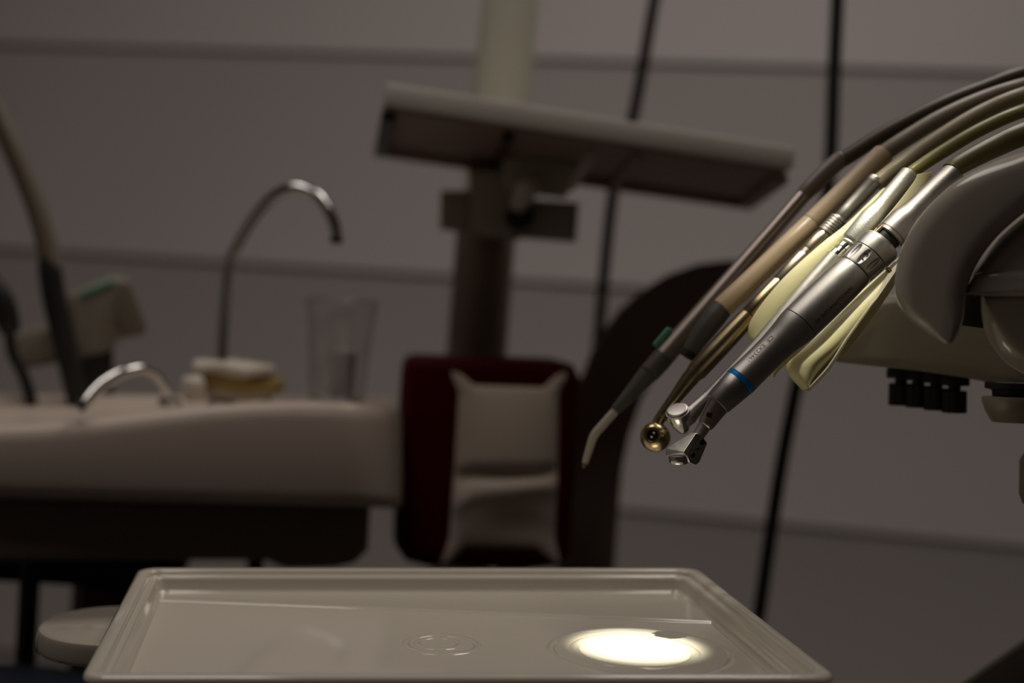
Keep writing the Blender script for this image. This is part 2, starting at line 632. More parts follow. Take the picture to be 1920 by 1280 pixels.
text_on(shank, 'CE  EX23461', o, ax, rsh, 96 * S, -math.radians(48), 12.5 * S, INKG, flip=True, length=64 * S, name='engraving', label='small grey engraved marks')
bm = B(); lathe(bm, o, ax, st([(155.6, 35.5), (156.2, 37.3), (200, 37.6), (260, 36.8), (288, 35.6), (297, 34.2), (298, 33)]), 64)
sleeve = obj('motor_sleeve', bm, STEEL, main)
text_on(sleeve, 'SA INTERNATIONAL', o, ax, 37.55 * S, 168 * S, math.radians(17), 10.5 * S, INK, length=95 * S, label='black printed capitals')


def flute(t, r, a):
    # ten almond-shaped scoops round the ring
    u = (t / S - 318) / 17.0
    if abs(u) >= 1: return r
    k = 10
    ph = ((a * k / (2 * math.pi)) + 0.12) % 1.0 - 0.5
    wdt = 0.26 * math.sqrt(1 - u * u)
    if abs(ph) < wdt:
        return r - 3.6 * S * (1 - (ph / wdt) ** 2) * (1 - u * u) ** 0.5
    return r


bm = B()
stt = [(298.5, 33), (299.5, 35.2)] + [(301 + i * 34.0 / 22, 35.4 + 0.9 * i / 22) for i in range(23)] + [(336, 36.2), (336.6, 35)]
lathe(bm, o, ax, st(stt), 160, rfun=flute)
grip = obj('grip_ring', bm, STEEL, main, ang=50)
axu, e1_, e2_ = frame(ax)
for tt, an, rr in ((325, -23, 2.7), (312, -19, 1.7)):
    a = math.radians(an)
    nrm = e1_ * math.cos(a) + e2_ * math.sin(a)
    bm = B(); lathe(bm, o + axu * tt * S + nrm * 35.4 * S, nrm, [(0, rr * S), (0.9 * S, rr * S), (1.0 * S, rr * .8 * S)], 20)
    obj('dot', bm, BLACK, grip)
bm = B(); lathe(bm, o, ax, st([(337.4, 35.4), (338, 37), (362, 37.6), (367, 36.8), (370, 34.6), (371, 31), (370.5, 20)]), 64)
obj('motor_cap', bm, STEEL, main)
bm = B(); lathe(bm, o, ax, st([(369, 24), (390, 24)]), 32)
obj('gap_shade', bm, BLACK, main)  # black core stands in for the shade in the gap before the connector
bm = B()
po = o + axu * 366 * S + (e1_ * 0.35 - e2_ * 0.93).normalized() * 26 * S
lathe(bm, po, ax, st([(2 + k * 2.0 + q, 4.6 if q in (0.5, 1.0) else 4.0) for k in range(11) for q in (0, 0.5, 1.0, 1.5)]), 16)
obj('threaded_pin', bm, BRASS, main, label='small brass threaded pin')
bm = B()
po = o + axu * 340 * S + (e1_ * 0.25 + e2_ * 0.97).normalized() * 41 * S
lathe(bm, po, (axu * -0.2 + e2_), st([(-3, 4), (0, 4), (2, 5.2), (6, 5.2), (7, 3)]), 16)
obj('screw', bm, BRASS, main, label='small brass screw')
bm = B(); lathe(bm, o, ax, st([(386, 22), (386.5, 27.5), (388, 28.6), (392, 28.6), (393, 27.2), (395, 27.2), (396, 29), (428, 29.2), (436, 28.0), (450, 25.2), (460, 24.2), (520, 23.2), (556, 22.6), (559, 21.6), (559.5, 15)]), 56)
obj('hose_connector', bm, SCRATCH, main)
bm = B(); lathe(bm, P(1764, 366, D0, 4), (P(1800, 330, D0) - P(1764, 366, D0)), [(-30 * S, 14 * S), (0, 16 * S), (18 * S, 15.5 * S), (21 * S, 13.5 * S)], 32)
obj('sleeve_clip', bm, SLEEVE, main)
bm = B()
tube(bm, [P(1782, 322, D0), P(1801, 308, D0 + .002), P(1862, 276, D0 + .008), P(1930, 247, D0 + .014), P(2010, 226, .70), P(2120, 226, .76), P(2200, 270, .82)], [18 * S, 18.5 * S, 21 * S, 23 * S, 23 * S, 23 * S, 23 * S], 24)
obj('hose', bm, HOSE5, main)
# head of the contra-angle
bm = B(); tube(bm, [P(1350, 755, D0), P(1344, 763, D0), P(1333, 780, D0), P(1324, 794, D0), P(1321, 798, D0)], [22 * S, 20.5 * S, 18 * S, 15.5 * S, 13 * S], 40, sub=3)
nk = obj('neck', bm, CHROMEB, main, label='bronze-tinted neck with a dark button')
bm = B()
nd = (V((-0.35, 0.0, 0.94))).normalized()
lathe(bm, P(1331, 777, D0) + nd * 15 * S, nd, st([(0, 5.5), (4.0, 5.5), (4.6, 4.4)]), 24)
obj('button', bm, BLACKM, nk)
bm = B(); tube(bm, [P(1323, 795, D0), P(1309, 817, D0), P(1303, 826, D0)], [12.5 * S, 11.2 * S, 11 * S], 32, sub=1)
obj('latch_tube', bm, STEEL, main)
Q = lambda x, y, z: P(x, y, D0, z)
bm = B()
hp = [(1302, 811, 9), (1311, 813, 11), (1286, 849, 17), (1277, 846, 15), (1296, 811, -2), (1262, 838, -18), (1254, 842, -20), (1252, 855, -20), (1286, 857, 16),
      (1327, 831, -2), (1318, 846, 0), (1311, 866, 2), (1303, 871, 6), (1290, 866, 13),
      (1300, 813, -20), (1316, 822, -22), (1266, 846, -30), (1270, 858, -30), (1300, 866, -16), (1312, 845, -18)]
hull(bm, [Q(*p) for p in hp], bev=1.0 * S, seg=2)
head = obj('head', bm, STEELD, main, ang=20)
# polished facet
bm = B()
fv = [Q(1302.4, 812.0, 9.7), Q(1310.4, 813.8, 11.4), Q(1286, 847.6, 17.6), Q(1278, 845.4, 15.7)]
vs = [bm.verts.new(p) for p in fv]; bm.faces.new(vs)
r_ = bmesh.ops.extrude_face_region(bm, geom=list(bm.faces))
for g in r_['geom']:
    if isinstance(g, bmesh.types.BMVert): g.co += V((-0.3, 0.1, 1)).normalized() * 0.5 * S
obj('facet', bm, CHROME, head, label='bright polished facet')
pa, pb, pc = Q(1311, 813, 11), Q(1286, 857, 16), Q(1311, 866, 2)
fn = (pb - pa).cross(pc - pa).normalized()
if fn.z < 0: fn = -fn


def on_face(x, y):
    r = P(x, y, 1.0); k = pa.dot(fn) / r.dot(fn); return r * k


for x, y, r in ((1299, 853, 4.6), (1308, 841, 2.4), (1317, 829, 5.5)):
    bm = B(); lathe(bm, on_face(x, y) - fn * 1 * S, fn, st([(0, r), (2.0, r)]), 20)
    obj('hole', bm, INK, head)
bm = B()
cdir = V((0.10, -1, -0.1)).normalized()
lathe(bm, Q(1274, 853, -3), cdir, st([(0, 19), (6, 19.5), (7, 18.6), (8, 19.3), (12, 19), (15, 17), (17, 13), (17.5, 6)]), 40)
obj('head_cap', bm, CHROME, main)

# --- turbine
D1 = 0.686
T = D1 / F


def st1(L, s=T): return [(t * s, r * s) for t, r in L]


tur = thing('dental_turbine', 'polished steel turbine handpiece with a round push-button head, tucked behind the blue-ringed drill', 'dental handpiece', P(1283, 788, D1), 'handpieces hung on the delivery unit')
hd = V((0.41 * .89, -0.91 * .89, -0.45)).normalized()
hc = P(1267, 766, D1, 8)
bm = B(); lathe(bm, hc, hd, st1([(9, 19), (10, 21), (12, 21.2), (26, 19.5), (38, 16.5), (48, 12), (54, 7.5), (56, 3)]), 48)
th = obj('head', bm, CHROME, tur)
bm = B(); lathe(bm, hc, hd, st1([(0, 1), (-0.2, 17), (0.3, 19), (1.2, 20), (3, 20.4), (4, 19.4), (5, 19.4), (5.6, 22), (7, 22.6), (8.8, 22.4), (9.2, 20)]), 56)
obj('push_button', bm, STEEL, th, label='round grey push-button cap')
bm = B()
tube(bm, [P(1281, 789, D1), P(1291, 780, D1), P(1303, 768, D1), P(1330, 742, D1), P(1380, 691, D1), P(1428, 641, D1), P(1505, 551, D1), P(1566, 482, D1)],
     [15 * T, 16.5 * T, 14 * T, 12 * T, 13 * T, 15 * T, 17.5 * T, 17.5 * T], 40)
obj('barrel', bm, STEEL, tur)
c0, ca = axis((1566, 482), (1598, 455), D1)
bm = B(); lathe(bm, P(1566, 482, D1), P(1592, 457, D1) - P(1566, 482, D1), st1([(0, 14), (1, 15.5), (10, 15.5), (12, 12), (20, 12), (21, 15), (29, 15), (30, 12), (36, 12)]), 36)
obj('coupling', bm, CHROME, tur)
o1, a1 = axis((1596, 457), (1707.6, 324), D1)
LL = (P(1707.6, 324, D1) - o1).length / T
bm = B(); lathe(bm, o1, a1, st1([(-6, 14), (-5.5, 18), (-3, 19), (0, 18.4), (2, 20.5), (6, 22.4), (62, 23), (74, 21), (88, 18.6), (100, 17.8), (LL - 2, 17.4), (LL, 15.5), (LL + .4, 9)]), 48)
obj('hose_connector', bm, FROST, tur)
bm = B()
tube(bm, [P(1704, 328, D1), P(1716, 318, D1), P(1768, 284, D1 + .004), P(1842, 241, D1 + .008), P(1925, 206, D1 + .014), P(2010, 190, .73), P(2120, 200, .78), P(2200, 250, .83)], [10.5 * T, 12 * T] + [13 * T] * 6, 24)
obj('hose', bm, HOSE4, tur)

# --- brass handpiece
D2 = 0.705
Bs = D2 / F
br = thing('brass_handpiece', 'slim golden brass handpiece with a round open chuck head, behind the yellow cradle prong', 'dental handpiece', P(1302, 700, D2), 'handpieces hung on the delivery unit')
bn = V((-13, 6, 24.5)).normalized()
bo = P(1229, 819, D2)
bm = B(); lathe(bm, bo, bn, st1([(-25, 8), (-22, 17), (-14, 24.5), (-5, 27.6), (3, 28), (11, 26), (18, 21.5), (20.5, 18), (20, 17.4), (12, 17)], Bs), 56)
bh_ = obj('head', bm, BRASS, br)
bm = B(); lathe(bm, bo, bn, st1([(20, 17), (22.5, 17.2), (23.4, 16), (23.2, 14), (22, 13.4), (23, 12.6), (23, 11), (20, 10), (14, 9.6), (13.6, 2)], Bs), 48, caps=False)
obj('face_ring', bm, BRASS, bh_)
bm = B(); lathe(bm, bo, bn, st1([(18, 1), (18.5, 9.5), (18, 11.5), (16, 11.8)], Bs), 36)
obj('chuck', bm, BLACKM, bh_, label='black chuck opening')
for dx, dy in ((2.0, 4.5), (-2.5, -3.0)):
    bm = B(); bmesh.ops.create_uvsphere(bm, u_segments=14, v_segments=8, radius=2.4 * Bs)
    bmesh.ops.translate(bm, verts=bm.verts, vec=bo + bn * 19.5 * Bs + V((dx, dy, 0)) * Bs)
    obj('bearing_ball', bm, CHROME, bh_)
bm = B()
tube(bm, [P(1233, 806, D2), P(1233, 793, D2), P(1244, 776, D2), P(1266, 746, D2), P(1284, 722, D2), P(1296, 707, D2)],
     [9 * Bs, 10.2 * Bs, 11 * Bs, 12.5 * Bs, 15 * Bs, 16.5 * Bs], 32)
obj('neck', bm, BRASS, br)
bm = B(); lathe(bm, P(1241, 783, D2), P(1247, 774, D2) - P(1241, 783, D2), st1([(0, 11.5), (0.4, 12), (1.2, 12), (1.6, 11.4)], Bs), 32)
obj('neck_band', bm, BRASSL, br)
o2 = P(1302, 700, D2)
e2p = P(1549, 437, D2)
a2 = (e2p - o2).normalized(); L2 = (e2p - o2).length / Bs


def part2(L, m, nm, seg=48):
    bm = B(); lathe(bm, o2, a2, st1(L, Bs), seg); return obj(nm, bm, m, br)


part2([(-12, 13), (-10, 15.5), (0, 17), (5, 18.6), (8, 19.2), (60, 19.6), (110, 19), (148, 17.6), (149, 16.5)], BRASS, 'front_barrel')
part2([(150, 16.6), (151, 17.2), (180, 17), (232, 16.4), (233, 16)], BRASS, 'middle_barrel')
part2([(234, 16), (235, 16.4), (270, 16.4), (300, 16.2), (303, 15.2)], BRASSL, 'rear_barrel')
part2([(303, 14.8), (314, 14.8), (314.5, 15.8), (318, 16.4), (345, 16.2), (356, 14.6), (L2 - 1, 13)], BRASSL, 'coupling')
corr = [(L2 - 2, 11), (L2 - 1, 17), (L2 + 5, 17.4)]
for k in range(5):
    b = L2 + 6 + k * 6.2
    corr += [(b, 14.4), (b + 1.2, 17.2), (b + 3.4, 17.2), (b + 4.6, 14.4)]
corr += [(L2 + 38, 12.4)]
part2(corr, STEEL, 'ribbed_collar')
Lh = (P(1649.6, 338, D2) - o2).length / Bs
part2([(L2 + 37, 11.4), (L2 + 38, 12), (L2 + 60, 13.4), (Lh - 14, 14.6), (Lh - 12.6, 15.4), (Lh - 11, 14.4), (Lh - 9.6, 15.6), (Lh - 8, 14.7), (Lh - 6, 15.2), (Lh - 2, 14.4), (Lh, 11.5)], STEEL, 'hose_connector')
bm = B()
tube(bm, [P(1644, 344, D2), P(1658, 333, D2), P(1695, 305, D2), P(1765, 256, D2 + .005), P(1842, 210, D2 + .01), P(1925, 176, D2 + .015), P(2010, 160, .75), P(2120, 175, .79), P(2200, 240, .83)], 15.5 * Bs, 24)
obj('hose', bm, HOSE3, br)

# --- beige scaler
D3 = 0.728
Z3 = D3 / F
scl = thing('ultrasonic_scaler', 'thick beige scaler handpiece with a dark grey tapering nose, second from the left', 'dental handpiece', P(1354, 577, D3), 'handpieces hung on the delivery unit')
o3 = P(1354, 577.5, D3); e3 = P(1658, 287, D3); a3 = (e3 - o3).normalized(); L3 = (e3 - o3).length / Z3
bm = B(); lathe(bm, o3, a3, st1([(-1, 19), (0, 20.2), (3, 20.6), (60, 20), (160, 19.4), (231, 19.2), (232, 18.6)], Z3), 48)
obj('barrel', bm, BEIGE, scl)
bm = B(); lathe(bm, o3, a3, st1([(232.5, 18.6), (233.3, 19.3), (300, 19.6), (360, 20.3), (L3 - 3, 20.3), (L3, 19)], Z3), 48)
obj('rear_sleeve', bm, BEIGE, scl)
bm = B(); tube(bm, [P(1356, 575, D3), P(1340, 595, D3), P(1322, 618, D3), P(1305, 642, D3), P(1292, 662, D3)], [19.5 * Z3, 21 * Z3, 20 * Z3, 17 * Z3, 14.5 * Z3], 40)
obj('nose_cone', bm, DARKG, scl, label='dark grey tapering nose')
bm = B(); tube(bm, [P(1294, 659, D3), P(1287, 669, D3)], [15.4 * Z3, 15.0 * Z3], 32, sub=1)
obj('end_ring', bm, BLACK, scl)
bm = B()
tube(bm, [P(1648, 297, D3), P(1668, 280, D3), P(1716, 249, D3 + .003), P(1768, 219, D3 + .006), P(1842, 186, D3 + .01), P(1925, 160, D3 + .014), P(2010, 145, .77), P(2120, 165, .8), P(2200, 235, .835)], 16 * Z3, 24)
obj('hose', bm, HOSE2, scl)

# --- three-way syringe
D4 = 0.752
Y4 = D4 / F
syr = thing('air_water_syringe', 'leftmost slender syringe handpiece ending in a bent pale nozzle', 'dental handpiece', P(1218, 699, D4), 'handpieces hung on the delivery unit')
bm = B(); tube(bm, [P(1157, 766, D4), P(1150, 774, D4), P(1128, 799, D4), P(1114, 816, D4), P(1106, 838, D4), P(1097, 868, D4)], [7 * Y4, 8 * Y4, 8.2 * Y4, 8 * Y4, 7.2 * Y4, 6 * Y4], 24)
nz = obj('nozzle', bm, CREAM, syr, label='pale bent nozzle')
bm = B(); tube(bm, [P(1097, 867, D4), P(1094, 877, D4)], [4 * Y4, 3 * Y4], 14, sub=1)
obj('tip', bm, BRASS, nz)
o4 = P(1218, 699, D4); e4 = P(1511, 361, D4); a4 = (e4 - o4).normalized(); L4 = (e4 - o4).length / Y4
bm = B(); tube(bm, [P(1153, 770, D4), P(1180, 741, D4), P(1216, 700, D4)], [9.4 * Y4, 13.5 * Y4, 19 * Y4], 40, sub=4)
obj('nose_cone', bm, DARKG, syr)
bm = B(); lathe(bm, o4, a4, st1([(0, 18.5), (1, 19.4), (30, 20.2), (42, 20)], Y4), 48)
obj('collar', bm, DARKG, syr)
bm = B(); lathe(bm, o4, a4, st1([(41, 18), (42.5, 20.2), (80, 19.4), (160, 18), (260, 16.4), (350, 14.8), (L4, 14.2), (L4 + .5, 11)], Y4), 48)
obj('barrel', bm, PINKST, syr)
bm = B()
gd = (V((-0.75, 0.66, 0))).normalized()
gc = P(1243, 633, D4) + gd * 1 * Y4
box(bm, gc, 44 * Y4, 12 * Y4, 12 * Y4, ax=(a4, gd, V((0, 0, 1))), bev=3 * Y4)
obj('button', bm, GREEN, syr, label='small green press button')
bm = B(); tube(bm, [P(1506, 366, D4), P(1518, 353, D4), P(1545, 326, D4), P(1572, 302, D4), P(1580, 296, D4)], [14.8 * Y4, 16.2 * Y4, 16.6 * Y4, 16.8 * Y4, 15 * Y4], 36)
obj('hose_sleeve', bm, SLEEVE, syr)
bm = B()
tube(bm, [P(1570, 304, D4), P(1590, 293, D4), P(1656, 252, D4 + .003), P(1760, 199, D4 + .006), P(1842, 166, D4 + .01), P(1925, 137, D4 + .014), P(2010, 125, .79), P(2120, 150, .81), P(2200, 230, .84)], 15 * Y4, 24)
obj('hose', bm, HOSE1, syr)


# --- delivery unit: cradle prongs, arch, control head, bar, knobs
unit = thing('delivery_unit_head', 'cream moulded delivery unit head with a curved guard arch at the right, holding the handpieces', 'dental unit', to_floor(P(2050, 620, 0.74)))


def curved_plate(bm, left, right, d, th, curve, nseg=8):
    """plate between two px polylines (same count); curve bows it towards the viewer (m)"""
    fr = []; bk = []
    n = len(left)
    # resample smoother
    def cr(pts, k):
        out = []
        for i in range(len(pts) - 1):
            p0, p1, p2, p3 = (V(pts[max(i - 1, 0)]), V(pts[i]), V(pts[i + 1]), V(pts[min(i + 2, len(pts) - 1)]))
            for j in range(k):
                t = j / k
                out.append(0.5 * ((2 * p1) + (p2 - p0) * t + (2 * p0 - 5 * p1 + 4 * p2 - p3) * t * t + (3 * p1 - p0 - 3 * p2 + p3) * t ** 3))
        out.append(V(pts[-1])); return out
    L = cr(left, 4); R = cr(right, 4)
    for a, b in zip(L, R):
        r1 = []; r2 = []
        for k in range(nseg + 1):
            u = k / nseg
            q = a * (1 - u) + b * u
            dd = a[2] * (1 - u) + b[2] * u
            z = curve * math.sin(math.pi * u)
            p = P(q[0], q[1], d + dd)
            r1.append(bm.verts.new(p + V((0, 0, z)))); r2.append(bm.verts.new(p + V((0, 0, z - th))))
        fr.append(r1); bk.append(r2)
    for i in range(len(fr) - 1):
        for k in range(nseg):
            bm.faces.new((fr[i][k], fr[i][k + 1], fr[i + 1][k + 1], fr[i + 1][k]))
            bm.faces.new((bk[i][k + 1], bk[i][k], bk[i + 1][k], bk[i + 1][k + 1]))
        bm.faces.new((fr[i][0], fr[i + 1][0], bk[i + 1][0], bk[i][0]))
        bm.faces.new((fr[i + 1][-1], fr[i][-1], bk[i][-1], bk[i + 1][-1]))
    for i in (0, -1):
        for k in range(nseg):
            bm.faces.new((fr[i][k], fr[i][k + 1], bk[i][k + 1], bk[i][k]))
    return bm


bm = B()
curved_plate(bm,
             [(1658, 352, 0), (1642, 367, 0), (1590, 418, 0), (1547, 452, 0), (1503, 490, 0), (1466, 526, 0), (1432, 567, 0), (1408, 604, 0), (1405, 628, 0), (1410, 642, 0)],
             [(1662, 356, 0), (1650, 378, 0), (1616, 420, 0), (1580, 462, 0), (1545, 500, 0), (1510, 540, 0), (1478, 578, 0), (1452, 610, 0), (1432, 634, 0), (1420, 646, 0)],
             0.6905, 0.0018, 0.0022)
obj('cradle_prong', bm, YELLOW, unit, label='long pale yellow prong between the brass and steel handpieces')
bm = B()
curved_plate(bm,
             [(1722, 326, 0), (1712, 345, 0), (1660, 410, 0), (1560, 520, 0), (1480, 620, 0), (1440, 690, 0), (1443, 704, 0)],
             [(1748, 322, 0), (1740, 352, 0), (1700, 420, 0), (1620, 520, 0), (1540, 620, 0), (1466, 690, 0), (1452, 708, 0)],
             0.6755, 0.0014, 0.0010)
obj('cradle_prong', bm, YELLOW, unit)
bm = B()
curved_plate(bm,
             [(1700, 470, 0), (1668, 500, 0), (1600, 560, 0), (1530, 625, 0), (1480, 665, 0), (1474, 684, 0), (1482, 704, 0), (1506, 731, 0)],
             [(1712, 480, 0.000), (1684, 524, 0), (1640, 590, 0), (1590, 655, 0.0), (1552, 690, 0.0), (1536, 706, 0), (1524, 722, 0), (1512, 732, 0)],
             0.682, 0.0018, 0.0062, nseg=14)
obj('cradle_prong', bm, YELLOW, unit, label='right-hand yellow cradle prong flaring at its tip')
bm = B()
curved_plate(bm,
             [(1690, 488, 0.007), (1672, 497, 0.007), (1628, 558, 0.007), (1580, 625, 0.007), (1545, 684, 0.007), (1508, 727, 0.007)],
             [(1694, 492, 0.0), (1682, 505, 0.0), (1640, 566, 0.0), (1592, 634, 0.0), (1557, 692, 0.0), (1518, 733, 0.0)],
             0.6735, 0.003, 0.0)
obj('prong_lit_edge', bm, CREAM, unit)  # paler plastic and tilt stand in for light on the prong's edge

# bar
def rs(poly, it=2):
    return chaikin(poly, it)


bm = B()
prism(bm, rs([(1644, 556), (1700, 548), (1990, 548), (1990, 752), (1880, 722), (1800, 707), (1700, 693), (1610, 684), (1558, 678), (1552, 662), (1582, 630), (1604, 598)], 1), 0.735, 0.05, bev=0.007, seg=5)
obj('bar', bm, CREAMD, unit, ang=40)
bm = B()
prism(bm, [(1584, 636), (1640, 641), (1800, 646), (1960, 650), (1960, 660), (1800, 656), (1640, 650), (1580, 644)], 0.7335, 0.01, bev=0.001)
obj('bar_ridge', bm, CREAMD, unit)
RF = (1850, 480)
bm = B()
outer = [(1990, 258), (1955, 270), (1920, 283), (1860, 302), (1798, 333), (1757, 367), (1722, 405), (1693, 452), (1677, 500), (1675, 545), (1682, 574), (1702, 600), (1735, 624), (1762, 643), (1780, 650)]
inner = [(1794, 634), (1806, 606), (1809, 560), (1818, 524), (1836, 486), (1866, 446), (1900, 415), (1950, 376), (1990, 345)]
prism(bm, rs(outer + inner), 0.600, 0.026, bev=0.008, seg=7, ref=RF)
obj('guard_arch', bm, CREAM, unit, ang=50)
bm = B()
shell = [(1806, 560), (1811, 536), (1822, 506), (1844, 470), (1876, 432), (1924, 394), (2010, 346), (2060, 346), (2060, 562), (1990, 560), (1900, 560)]
prism(bm, rs(shell, 1), 0.609, 0.07, bev=0.026, seg=10, ref=RF)
obj('control_shell', bm, CREAM, unit, ang=50)
bm = B()
prism(bm, rs([(1832, 508), (1900, 503), (1990, 498), (2060, 498), (2060, 553), (1990, 556), (1812, 556), (1815, 535)], 1), 0.607, 0.02, bev=0.005, seg=5, ref=RF)
obj('shell_lip', bm, CREAM, unit, ang=50)
bm = B()
prism(bm, rs([(1838, 540), (1838, 590), (1846, 628), (1866, 666), (1900, 696), (1950, 720), (2060, 734), (2060, 540)], 1), 0.620, 0.05, bev=0.014, seg=7, ref=RF)
obj('lower_body', bm, CREAM, unit, ang=50)
bm = B()
prism(bm, [(1804, 552), (1850, 552), (1850, 616), (1804, 610)], 0.640, 0.02, ref=RF)
obj('recess_shade', bm, BLACK, unit)  # black slab put in for the shade of the hollow under the shell
# body of the unit out of frame, its arm and column
bm = B(); box(bm, P(2420, 480, 0.86), 0.20, 0.2, 0.12, ax=(WX, WZ, WY), bev=0.02, seg=4)
obj('housing', bm, CREAM, unit)
cp = P(2400, 640, 0.86)
bm = B(); tube(bm, [cp, to_floor(cp)], 0.03, 28, sub=1)
obj('column', bm, CREAMD, unit)
bm = B(); lathe(bm, to_floor(cp), WZ, [(0, 0.12), (0.03, 0.12), (0.045, 0.10), (0.05, 0.05)], 48)
obj('foot', bm, CREAMD, unit)

# knobs hanging under the bar
for k, (x, y0, d) in enumerate(((1690, 694, 0.780), (1722, 698, 0.772), (1756, 703, 0.764), (1790, 708, 0.756))):
    s = d / F
    top = P(x, y0, d); dn = P(x - 1, y0 + 60, d) - top; dn.normalize()
    bm = B(); lathe(bm, top, dn, st1([(-6, 24), (0, 26), (14, 26), (15, 24)], s), 28)
    kn = obj('adjusting_knob', bm, BLACK, unit)
    bm = B(); lathe(bm, top, dn, st1([(14, 11), (26, 11)], s), 20)
    obj('stem', bm, BLACK, kn)
    bm = B(); lathe(bm, top, dn, st1([(24, 20), (25.5, 21.5), (64, 22), (66, 20.5)], s), 72, rfun=lambda t, r, a: r * (1 - 0.07 * (math.cos(a * 9) > 0.2)))
    obj('fluted_grip', bm, BLACK, kn, ang=25)
d = 0.70; s = d / F
top = P(1906, 716, d); dn = (P(1904, 790, d) - top).normalized()
bm = B(); lathe(bm, top, dn, st1([(0, 52), (2, 54), (13, 54), (16, 42), (30, 40)], s), 40)
ck = obj('tension_knob', bm, BLACK, unit, label='wide cream tension knob with a black neck')
bm = B(); lathe(bm, top, dn, st1([(28, 55), (29, 58), (38, 58), (56, 52), (72, 43), (76, 40)], s), 48)
obj('knob_cap', bm, CREAMD, ck)
d = 0.71; s = d / F
bm = B(); tube(bm, [P(1948, 700, d), P(1948, 850, d)], 9 * s, 16, sub=1)
hk = obj('hanging_handle', bm, CREAMD, unit)
bm = B(); lathe(bm, P(1948, 846, d), V((0, -1, 0)), st1([(0, 8), (4, 26), (16, 33), (80, 34), (98, 28), (106, 10)], s), 32)
obj('handle_grip', bm, CREAMD, hk)

# ------------------------------------------------------------------ background pole with the tilted shelf
pole = thing('equipment_pole', 'thick cream equipment pole behind the tilted shelf, leaning slightly', 'pole', to_floor(P(880, 1000, 1.30)))
pt = P(962, 0, 1.30); pb_ = P(940, 190, 1.30)
up_d = (P(962, 0, 1.30) - P(905, 560, 1.30)).normalized()
mid = P(915, 420, 1.30)
s = 1.30 / F
bm = B(); tube(bm, [mid, mid + up_d * 0.95], [53 * s, 56 * s], 40, sub=1)
obj('upper_tube', bm, POLEM, pole)
low = P(905, 400, 1.30); lowd = (P(893, 700, 1.30) - P(911, 460, 1.30)).normalized()
tl = Wd(low); dl = (M.to_3x3() @ lowd); kk = (tl.z) / -dl.z
bm = B(); tube(bm, [P(911, 440, 1.30) - lowd * .03, low + lowd * kk], [56 * s, 54 * s], 40, sub=1)
obj('lower_tube', bm, POLED, pole, label='dark brown lower tube')
bm = B(); bs = toC(tuple((Wd(low + lowd * kk).x, Wd(low + lowd * kk).y, 0)))
lathe(bm, bs, WZ, [(0, 0.05), (0.01, 0.05), (0.015, 0.03)], 40)
obj('foot', bm, CLAMPM, pole)
# clamp
bm = B(); prism(bm, [(878, 318), (972, 312), (985, 360), (972, 452), (884, 440)], 1.20, 0.075, bev=0.006)
cl = obj('clamp', bm, CLAMPM, pole)
bm = B(); prism(bm, [(826, 357), (882, 357), (880, 437), (824, 430)], 1.21, 0.05, bev=0.005)
obj('clamp_jaw', bm, CLAMPM, cl)
bm = B(); prism(bm, [(968, 372), (1086, 380), (1080, 455), (962, 446)], 1.21, 0.06, bev=0.005)
obj('clamp_block', bm, CLAMPM, cl)
bm = B(); lathe(bm, P(989, 353, 1.150), V((0.1, 0.35, 1)), [(-0.03, 0.0075), (0, 0.0095), (0.006, 0.009), (0.01, 0.006), (0.011, 0.002)], 24)
obj('knob', bm, RIMM, cl, label='small shiny round knob')
bm = B(); lathe(bm, P(976, 405, 1.19), V((0, 0, 1)), [(-0.01, 0.012), (0, 0.012), (0.004, 0.010)], 24)
obj('bolt', bm, BLACK, cl)
bm = B(); prism(bm, [(940, 290), (1100, 300), (1060, 372), (950, 360)], 1.17, 0.08, bev=0.005)
obj('shelf_bracket', bm, CLAMPM, cl)

shelf = thing('tilted_shelf', 'tilted rectangular shelf with a pale rim and dark underside, clamped on the equipment pole', 'shelf', P(1080, 320, 1.15))
dn_, df_ = 1.05, 1.26
nt_ = [P(724, 160, dn_), P(1492, 284, dn_)]
nb_ = [P(718, 196, dn_), P(1484, 318, dn_)]
fb_ = [P(704, 272, df_), P(1412, 374, df_)]
th_ = nt_[0] - nb_[0]
ft_ = [p + (nt_[0] - nb_[0]) * 1.0 for p in fb_]
bm = B(); hull(bm, nt_ + nb_ + [fb_[0] + (nt_[0] - nb_[0]) * .35, fb_[1] + (nt_[1] - nb_[1]) * .35] + ft_, bev=0.002)
obj('top', bm, RIMM, shelf)
# front lip proud of the top
fo = (nb_[0] - fb_[0]).normalized()
bm = B(); hull(bm, [p + fo * k + (nt_[0] - nb_[0]) * q for p in nb_ for k in (0.0, 0.004) for q in (-0.05, 1.1)], bev=0.0015)
obj('front_rim', bm, RIMM, shelf)
# dark recessed underside with ribs
a, b_, c_, d_ = nb_[0], nb_[1], fb_[1], fb_[0]
dnv = -(nt_[0] - nb_[0]).normalized()


def upt(u, v, h=0.0):
    return (a * (1 - u) + b_ * u) * (1 - v) + (d_ * (1 - u) + c_ * u) * v + dnv * h


def uquad(u0, u1, v0, v1, h0, h1, m, nm, par, **k):
    bm = B(); hull(bm, [upt(u, v, h) for u in (u0, u1) for v in (v0, v1) for h in (h0, h1)], bev=0.0008, seg=1)
    return obj(nm, bm, m, par, **k)


